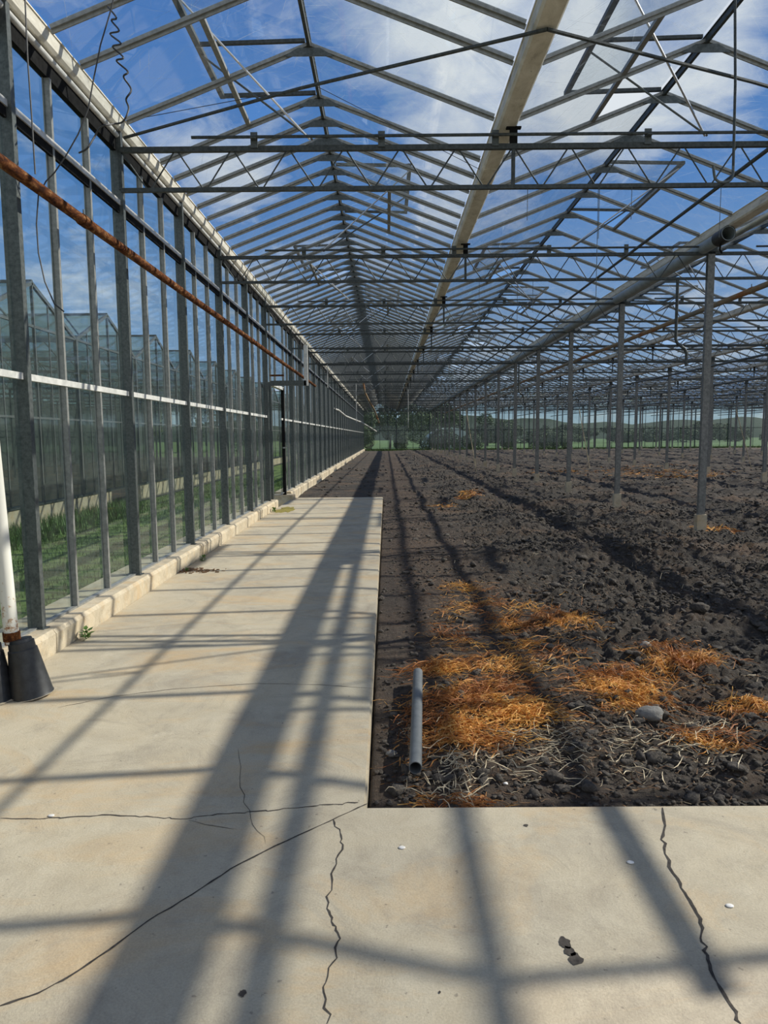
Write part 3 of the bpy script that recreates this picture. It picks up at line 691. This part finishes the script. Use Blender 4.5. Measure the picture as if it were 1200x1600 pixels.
for j in range(6):
    x0 = GX0+6.4*j + (.05 if j == 0 else 0); c_ = 0
    for y in YT:
        if y > YEND-.1: continue
        if j > 0 and (x0 > .62*y+1) and not (j == 1 and y < 8): continue
        c_ += 1
        root = empty('roof_truss', (x0, y, 0))
        for nm, me in zip(('top_chord', 'bottom_chord', 'lacing_rod', 'upright', 'gutter_saddle'), TM):
            for xo in ((0, 3.2, 6.4) if nm == 'upright' else (0,)): inst(nm, me, root, (xo, 0, 0))
        tvis = y > 5
        lab = '%s lattice truss from the camera, %s' % (ORD[c_-1-(2 if j == 0 else 0)], bays[j]) if tvis else ('lattice truss overhead just above the picture, %s' if y > 0 else 'lattice truss behind the camera, %s') % bays[j]
        tag(root, lab, 'truss', 'lattice trusses under the roof')
        o = inst('vent_drive_tube', tube_m, None, (x0, y, 0)); 
        for x in (1.1, 2.13, 3.05, 4.28, 5.28): inst('guide_plate', pl_m, o, (x, 0, 0))
        tag(o, ('thin vent tube on %s truss from the camera, %s' % (ORD[c_-1-(2 if j == 0 else 0)], bays[j])) if tvis else ('thin vent tube overhead just above the picture, %s' if y > 0 else 'thin vent tube behind the camera, %s') % bays[j], 'tube', 'vent drive tubes on the trusses')
# ------------------------------------------------------------------ columns
col_me = MB(); col_me.box((-.045, -.03, 0), (.045, .03, ZGB-.12)); col_me = col_me.mesh('column', 'column')
ft = MB(); ft.box((-.065, -.05, -.12), (.065, .05, .24)); foot2 = ft.mesh('concrete_footing', 'kerb')
cp = MB(); cp.box((-.11, -.03, ZGB-.16), (.11, .03, ZGB-.12)); cp.box((-.07, -.035, ZGB-.13), (.07, .035, ZGB)); cap_me = cp.mesh('column_head', 'galv_dark')
for j in range(6):
    x = GX0+6.4*(j+1)+.04; c_ = 0
    for y in YT:
        if y > YEND-.1: continue
        if x > .58*y+1 and not (j == 0): continue
        if y < 2: continue
        o = inst('column', col_me, None, (x, y, 0)); inst('concrete_footing', foot2, o); inst('column_head', cap_me, o)
        vis = x < .545*y
        if vis: c_ += 1
        lab = '%s steel column from the camera in the %s column row' % (ORD[c_-1], ORD[j]) if vis else 'grey steel column of the %s row right beside the frame edge' % ORD[j]
        tag(o, lab, 'column', 'steel columns of the hall')
# ------------------------------------------------------------------ bracing rods, wires, cables
def rod(name, pts, r, mat, label, cat):
    mb = MB(); mb.tube(pts, r, 6); return tag(mb.build(name, mat, None, True), label, cat)
zg = ZGB-.02
rod('brace_rod', [(-2.1, 6.03, zg-.04), (-.6, 5.33, zg), (1.0, 4.62, zg)], .013, 'galv_dark', 'dark diagonal brace rod from the second wall post to the overhead gutter', 'brace')
rod('brace_rod', [(1.0, 4.62, zg), (2.6, 5.3, zg), (4.2, 6.05, zg)], .013, 'galv_dark', 'dark diagonal brace rod from the overhead gutter toward the upper right', 'brace')
rod('brace_wire', [(-2.1, 6.1, ZGT), (-.6, 6.6, ZR-.08), (1.0, 7.2, ZGT-.05)], .003, 'cable', 'thin wire rising over the first ridge behind the second wall post', 'wire')
rod('hanging_rod', [(2.40, 5.2, ZR-.12), (2.43, 5.2, CAMZ+2.4), (2.44, 5.2, CAMZ+1.86)], .010, 'galv_dark', 'dark rod hanging at right in front of the nearest truss', 'rod')
hx = [(2.44, 5.2, CAMZ+1.86)]
for k in range(9): a = math.pi*k/8; hx.append((2.44-.065+.065*math.cos(a), 5.2, CAMZ+1.80-.05*math.sin(a)))
rod('wire_hook', hx+[(2.30, 5.2, CAMZ+1.86)], .010, 'galv', 'curved metal hook at the lower end of the right hanging rod', 'hook')
def px_pt(px, py, y):
    d = px_dir(px, py); k = y/d.y; return (d.x*k, y, CAMZ+d.z*k)
rod('hanging_cable', [px_pt(38,-30,3.6), px_pt(43,90,3.6), px_pt(50,190,3.6), px_pt(55,272,3.6)], .004, 'cable', 'straight dark cable hanging at far upper left down to the rusty pipe', 'cable')
rod('hanging_cable', [px_pt(182,-20,4.4), px_pt(172,20,4.4), px_pt(157,70,4.4), px_pt(145,130,4.4), px_pt(138,170,4.4), px_pt(122,210,4.4), px_pt(102,245,4.4), px_pt(85,270,4.4), px_pt(72,283,4.4), px_pt(60,305,4.4), px_pt(57,350,4.4), px_pt(60,395,4.4), px_pt(70,440,4.4), px_pt(85,475,4.4), px_pt(100,487,4.4)], .0045, 'cable', 'loose dark cable curving from the roof over the rusty pipe', 'cable')
sp_ = []
P2 = [(168,10),(182,28),(174,32),(186,48),(172,53),(189,68),(176,73),(193,90),(182,95),(200,112),(193,120),(205,140),(197,155),(201,170),(192,190),(175,194),(158,198),(147,215),(136,232),(123,239)]
def smooth(P, n=5):
    out = []
    for i in range(len(P)-1):
        p0 = Vector(P[max(i-1,0)]); p1 = Vector(P[i]); p2 = Vector(P[i+1]); p3 = Vector(P[min(i+2,len(P)-1)])
        for k in range(n):
            s = k/n; out.append(.5*((2*p1)+(p2-p0)*s+(2*p0-5*p1+4*p2-p3)*s*s+(3*p1-p0-3*p2+p3)*s**3))
    out.append(Vector(P[-1])); return out
rod('coiled_cable', [px_pt(p.x, p.y, 4.55+.03*math.cos(k*.6)) for k, p in enumerate(smooth(P2))], .0055, 'cable', 'coiled dark cable dangling in front of the left gutter', 'cable')
# thin hanging wires with hooks along the trusses
wires = [(375,292,420,1),(1020,292,530,1),(860,300,420,1),(807,292,420,1),(947,292,365,1),(887,440,500,4),(1108,440,510,2)]
rw = random.Random(5)
for r_ in range(9):
    y = YT[2+r_]; z = CAMZ+2.0; xsw = sorted(rw.uniform(-1.9, min(.5*y, 12)) for _ in range(5))
    for k, x in enumerate(xsw):
        ln = rw.choice([.25, .4, .6, .9])
        rod('hanging_wire', [(x, y-.012, z+.03), (x, y-.012, z-ln)], .0028, 'galv', 'thin wire dangling from %s truss from the camera, %s from the left' % (ORD[r_], ORD[k]), 'wire')['group'] = 'thin wires dangling from the trusses'
# sagging hoses far down the hall
rod('hose', [px_pt(520,638,30.3), px_pt(529,641,32), px_pt(540,650,34), px_pt(552,655,36), px_pt(565,660,38), px_pt(577,667,41), px_pt(588,674,44)], .045, 'white', 'pale sagging hose hanging off the left wall far down the hall', 'hose')
rod('hose', [(px_pt(568,609,27)[0], 27.05, CAMZ+2.0), px_pt(570,612,27.1), px_pt(576,625,27.4), px_pt(585,640,28), px_pt(592,660,30)], .035, 'rust_grey', 'rusty hanging pipe end far down the hall near the centre', 'pipe')
for px, py1, y, lab in ((557,660,YT[8],'pale cord hanging far down the hall at left'),(638,668,YT[9],'pale cord hanging far down the hall near the centre'),(512,606,YT[6],'pale cord hanging close to the left wall')):
    q = px_pt(px, py1, y); rod('support_cord', [(q[0], y, CAMZ+2.01), q], .012, 'white' , lab, 'cord')
for px0, px1, py1, y, lab in ((728,745,740,YT[8],'pale pole leaning at left among the far columns'),(905,922,735,YT[8]+.2,'pale pole leaning at middle among the far columns'),(1150,1175,735,YT[8]+.2,'pale pole leaning at right among the far columns')):
    b_ = cam_ground(px1, py1, SOILZ-.03); a_ = px_pt(px0, 640, b_.y)
    rod('leaning_pole', [a_, tuple(b_)], .014, 'pale', lab, 'pole')
for k, x in enumerate((19.0, 22.2, 25.4, 28.6, 31.8)):
    pipe('heating_pipe', x, CAMZ+1.78, 12, YEND-.3, .028, 'galv', 'grey pipe deep in the right of the hall, %s of its set' % ORD[k])
# ------------------------------------------------------------------ pots and white riser pipes at lower left
def pot(x, y, tilt, label):
    root = empty('upturned_pot', (x, y, 0)); root.rotation_euler = (0, tilt, 0)
    mb = MB(); prof = [(0, .30), (.052, .30), (.056, .285), (.062, .285), (.064, .25), (.070, .245), (.103, .012), (.108, .0), (.1, .0), (.095, .012), (.06, .27), (0, .285)]; n = 32
    for r0, z in prof:
        for k in range(n): mb.v.append((r0*math.cos(6.2832*k/n), r0*math.sin(6.2832*k/n), z))
    for q in range(len(prof)-1):
        for k in range(n): mb.f.append((q*n+k, q*n+(k+1) % n, (q+1)*n+(k+1) % n, (q+1)*n+k))
    mb.build('pot_wall', 'black', root, True)
    mb = MB(); pts = []
    for k in range(28): a = 6.2832*k/28; pts.append((.118*math.cos(a)*(1+random.uniform(-.08, .1)), .118*math.sin(a)*(1+random.uniform(-.08, .1)), 0))
    mb.add([(0,0,.02)]+pts, [(0, 1+k, 1+(k+1) % 28) for k in range(28)]); mb.build('mortar_collar', 'kerb', root)
    tag(root, label, 'pot'); return root
q1 = cam_ground(50, 1085); q2 = cam_ground(-18, 1090)
pot(q1.x, q1.y, R(-8), 'upturned black plastic pot around the white pipe foot, right of its pair')
pot(q2.x+.035, q2.y-.02, R(-2), 'upturned black plastic pot cut off by the left photo edge')
mb = MB(); bx, by = q1.x-.055, q1.y
bx -= .03; mb.tube([(bx, by, .27), (bx-.012, by, .6), (bx-.07, by, 2.2), (bx-.09, by, CAMZ+1.35)], .036, 20)
o = mb.build('riser_pipe', 'white_rust', None, True); tag(o, 'white painted riser pipe with rusty foot rising from a black pot', 'pipe')
mb = MB(); mb.tube([(bx, by, .29), (bx-.002, by, .335)], .042, 20); mb.build('rusty_collar', 'rust', o, True)
mb = MB(); bx2 = q2.x-.04; mb.tube([(bx2, by+.03, .27), (bx2-.02, by+.03, 2.5)], .036, 20); tag(mb.build('riser_pipe', 'white_rust', None, True), 'second white riser pipe at the very left edge', 'pipe')

# ------------------------------------------------------------------ far glass wall
wi2 = wi
for i in range(NSP-1):
    wi2 += 1; x0 = GX0+SP*i; x1 = x0+SP; xr = (x0+x1)/2
    mb = MB(); mb.box((x0, YEND-.03, CAMZ+.55), (x1, YEND+.02, CAMZ+.6)); mb.box((x0, YEND-.03, ZGB-.08), (x1, YEND+.02, ZGB)); mb.box((x0-.04, YEND-.05, -.1), (x0+.04, YEND+.05, ZGB))
    mb.beam((x0, YEND, ZGB), (xr, YEND, ZR), .05, .05); mb.beam((x1, YEND, ZGB), (xr, YEND, ZR), .05, .05)
    root = mb.build('window_%d' % wi2, 'galv_dark'); tag(root, None, None, None, 'structure')
    for k in range(1, 4):
        x = x0+SP*k/4; m = MB(); m.box((x-.02, YEND-.02, 0), (x+.02, YEND+.02, ZGB+ (ZR-ZGB)*(1-abs(x-xr)/1.6))); m.build('glazing_bar', 'galv', root)
    m = MB(); m.quad((x0, YEND, .05), (x1, YEND, .05), (x1, YEND, ZGB), (xr, YEND, ZR), (x0, YEND, ZGB)); m.build('pane', 'glass_far', root)
mb = MB(); mb.box((-2.4, YEND-.08, -.35), (GX0+SP*(NSP-1), YEND+.08, .10)); tag(mb.build('wall_back', 'dark'), None, None, None, 'structure')
# rank grass along the far wall
n = 5000; Pg = np.stack([rng.uniform(-1.9, 36, n), YEND-.25-rng.uniform(0, 1.8, n)], 1)
mb_v = []; 
def grass_mesh(name, P, hmin, hmax, w, zf, label, mat='grass'):
    n = len(P); a = rng.random(n)*6.28; h = rng.uniform(hmin, hmax, n); VV = np.zeros((n, 3, 3)); ln = .35*h
    dx, dy = np.cos(a), np.sin(a); z0 = zf(P[:,0], P[:,1]) if callable(zf) else np.full(n, zf)
    VV[:,0,0] = P[:,0]-dy*w; VV[:,0,1] = P[:,1]+dx*w; VV[:,0,2] = z0
    VV[:,1,0] = P[:,0]+dy*w; VV[:,1,1] = P[:,1]-dx*w; VV[:,1,2] = z0
    VV[:,2,0] = P[:,0]+dx*ln; VV[:,2,1] = P[:,1]+dy*ln; VV[:,2,2] = z0+h
    return tag(inst(name, npmesh(name, VV.reshape(-1,3), np.arange(n*3).reshape(-1,3), mat)), label, 'grass', None, 'stuff')
grass_mesh('wall_grass', Pg, .1, .4, .012, SOILZ-.02, 'fringe of green grass along the foot of the far glass wall')

# ------------------------------------------------------------------ outdoors
mb = MB(); mb.quad((-400, -100, -.36), (-2.4, -100, -.36), (-2.4, 400, -.36), (-400, 400, -.36)); tag(mb.build('ground', 'lawn'), 'lawn outside the left glass wall', None, None, 'structure')
mb = MB(); mb.quad((-2.4, YEND+.05, -.36), (400, YEND+.05, -.36), (400, 400, -.36), (-2.4, 400, -.36)); tag(mb.build('ground', 'field'), 'green field beyond the far glass wall', None, None, 'structure')
n = 26000; Pg = np.stack([-2.5-rng.random(n)*4.0, 3+rng.random(n)**1.4*26], 1); grass_mesh('lawn_grass', Pg, .03, .09, .006, -.36, 'mown grass between the left glass wall and the neighbouring greenhouse')
n = 9000; Pg = np.stack([-6.45+np.abs(rng.normal(0, .35, n)), 3+rng.random(n)*14], 1); grass_mesh('tall_weeds', Pg, .08, .32, .012, -.36, 'tall green weeds growing along the foot of the neighbouring greenhouse', 'leaf')
# neighbouring greenhouse: row of gables parallel to our wall
XN = -6.6; nb = empty('neighbour_greenhouse', (XN, 13, -.36)); tag(nb, 'neighbouring glass greenhouse with a row of gables outside the left wall', 'greenhouse')
def part(mb, name, mat): o = mb.build(name, mat, nb); o.location = (-XN, -13, .36); return o
zt = CAMZ-1.22; ze = CAMZ+2.1; zr = CAMZ+2.9
bw = MB(); y = -6
while y < 62:
    if not (16.9 < y+.5 < 19.0): bw.box((XN-.15, y, -.36), (XN, y+.99, zt))
    y += 1
part(bw, 'base_wall', 'kerb')
pk = [6.4+3.6*k for k in range(-3, 15)]
fr = MB(); gl = MB(); inn = MB()
for p in pk:
    a, b = p-1.8, p+1.8
    fr.beam((XN, a, ze), (XN, p, zr), .05, .07); fr.beam((XN, b, ze), (XN, p, zr), .05, .07); fr.beam((XN, a, ze), (XN, b, ze), .04, .05); fr.beam((XN, a, CAMZ+.40), (XN, b, CAMZ+.40), .04, .04); fr.beam((XN, a, zt), (XN, b, zt), .05, .05)
    fr.beam((XN, a, zt), (XN, a, ze), .07, .07); fr.beam((XN, p, zt), (XN, p, zr), .05, .04); fr.beam((XN+.02, p, zr+.03), (XN-14, p, zr+.03), .05, .05); fr.beam((XN, a, ze), (XN-14, a, ze), .12, .09)
    for k in (-1.2, -.6, .6, 1.2): fr.beam((XN, p+k, zt), (XN, p+k, ze+(zr-ze)*(1-abs(k)/1.8)), .022, .03)
    gl.quad((XN, a, zt), (XN, b, zt), (XN, b, ze), (XN, p, zr), (XN, a, ze))
    for s in (-1, 1): gl.quad((XN, p, zr), (XN, p+s*1.8, ze), (XN-14, p+s*1.8, ze), (XN-14, p, zr))
    for k in range(1, 14):
        x = XN-k*1.0
        for s in (-1, 1): fr.beam((x, p, zr), (x, p+s*1.8, ze), .03, .03)
    for x in (XN-3, XN-6, XN-9, XN-12):
        inn.beam((x, a, -.3), (x, a, ze), .07, .07); inn.beam((x, a, ze-.05), (x, b, ze-.05), .035, .035); inn.beam((x, a, ze-.38), (x, b, ze-.38), .03, .03)
        for k in range(7): inn.beam((x, a+k*.514, ze-.05), (x, a+k*.514+.257, ze-.38), .014, .014); inn.beam((x, a+k*.514+.514, ze-.05), (x, a+k*.514+.257, ze-.38), .014, .014)
part(fr, 'gable_frame', 'galv'); part(gl, 'glass', 'glass_far'); part(inn, 'inner_structure', 'galv_dark')
mb = MB(); mb.box((XN-14.2, -6, -.36), (XN-14, 62, ze+.1)); part(mb, 'back_wall', 'galv_dark')
mb = MB(); mb.quad((XN-14, -6, -.33), (XN-.1, -6, -.33), (XN-.1, 62, -.33), (XN-14, 62, -.33)); part(mb, 'soil_floor', 'soil')
# trees beyond the far wall
def crown(name, n, leaf, lobes, seed):
    r = np.random.default_rng(seed); VV = []
    c0 = r.normal(0, .5, (lobes, 3))*np.array([1, 1, .8]); rad = r.uniform(.35, .6, lobes)
    pick = r.integers(0, lobes, n); d = r.normal(size=(n, 3)); d /= np.linalg.norm(d, axis=1)[:,None]
    P = c0[pick]+d*(rad[pick]*r.uniform(.75, 1.05, n))[:,None]
    u = r.normal(size=(n, 3)); u /= np.linalg.norm(u, axis=1)[:,None]; v = np.cross(u, d); v /= (np.linalg.norm(v, axis=1)[:,None]+1e-6)
    VV = np.stack([P-u*leaf, P+v*leaf*.6, P+u*leaf, P-v*leaf*.6], 1).reshape(-1, 3)
    return npmesh(name, VV, np.arange(n*4).reshape(-1, 4), 'foliage')
crowns = [crown('foliage', 3500, .075, 9, s) for s in (1, 2, 3)]
trk = MB(); trk.tube([(0,0,0),(.02,.0,.5),(-.02,.02,1.1)], [.06,.045,.02], 8); trk_me = trk.mesh('trunk', 'bark', True)
def tree(x, y, h, w, k, lab):
    root = empty('tree', (x, y, -.36)); root.scale = (w, w, h)
    o = inst('foliage', crowns[k], root, (0, 0, 1.05)); o.scale = (1, 1, .85); inst('trunk', trk_me, root)
    tag(root, lab, 'tree', 'trees beyond the far glass wall')
rt = random.Random(3)
tl = [(-17,84,9,3),(-7.5,90,10,3.0),(.5,93,9.6,2.7),(9,106,9,3.2),(-3.8,112,11,3.5),(17,120,6,3),(-26,78,8,3)]
nmz = ['leftmost','second from left','third from left','fourth from left','fifth from left','rightmost','hidden far left']
for (x, y, h, w), nm in zip(tl, nmz): tree(x, y, h*.42, w, rt.randint(0, 2), 'dark leafy tree beyond the far glass wall, %s' % nm)
for k in range(22):
    x = 14+k*9; root = empty('hedge_bush', (x, 150+8*(k % 2), -.36)); h = rt.uniform(2.4, 4.6); root.scale = (5.2, 3, h*.6)
    inst('foliage', crowns[k % 3], root, (0, 0, .7)); tag(root, '%s dark bush from the left in the hedgerow across the field' % ORD[k], 'bush', 'bushes of the far hedgerow')
hl = MB(); n = 120; hx_ = [-120+6*k for k in range(n)]
for k, x in enumerate(hx_):
    h_ = 5.6+2.6*math.sin(x*.011+1)+1.6*math.sin(x*.047)+.8*math.sin(x*.21)+random.uniform(-.3, .3)
    hl.v += [(x, 300, -.4), (x, 315, h_), (x, 420, h_*.7), (x, 440, -.4)]
for k in range(n-1):
    for q in range(3): hl.f.append((4*k+q, 4*k+4+q, 4*k+5+q, 4*k+1+q))
tag(hl.build('hill', 'hill', None, True), 'low dark wooded hill on the horizon beyond the field', None, None, 'structure')
for k in range(9):
    x = -14+k*3.9; root = empty('shrub', (x, 76.5+(k % 2)*1.4, -.36)); h = rt.uniform(1.5, 3.0); root.scale = (1.25, 1.2, h*.62)
    inst('foliage', crowns[k % 3], root, (0, 0, .75)); tag(root, '%s dark shrub from the left just outside the far wall' % ORD[k], 'shrub', 'shrubs outside the far wall')
pt = MB(); n = 16; rr = 2.4
for y in (80, 90):
    for k in range(n+1): a = math.pi*k/n; pt.v.append((7.2-rr*math.cos(a)*1.2, y, -.36+rr*1.1*math.sin(a)))
for k in range(n): pt.f.append((k, k+1, n+2+k, n+1+k))
pt.f.append(tuple(range(n+1)))
tag(pt.build('polytunnel', 'tarp', None, True), 'pale polytunnel outside beyond the far glass wall', 'polytunnel')
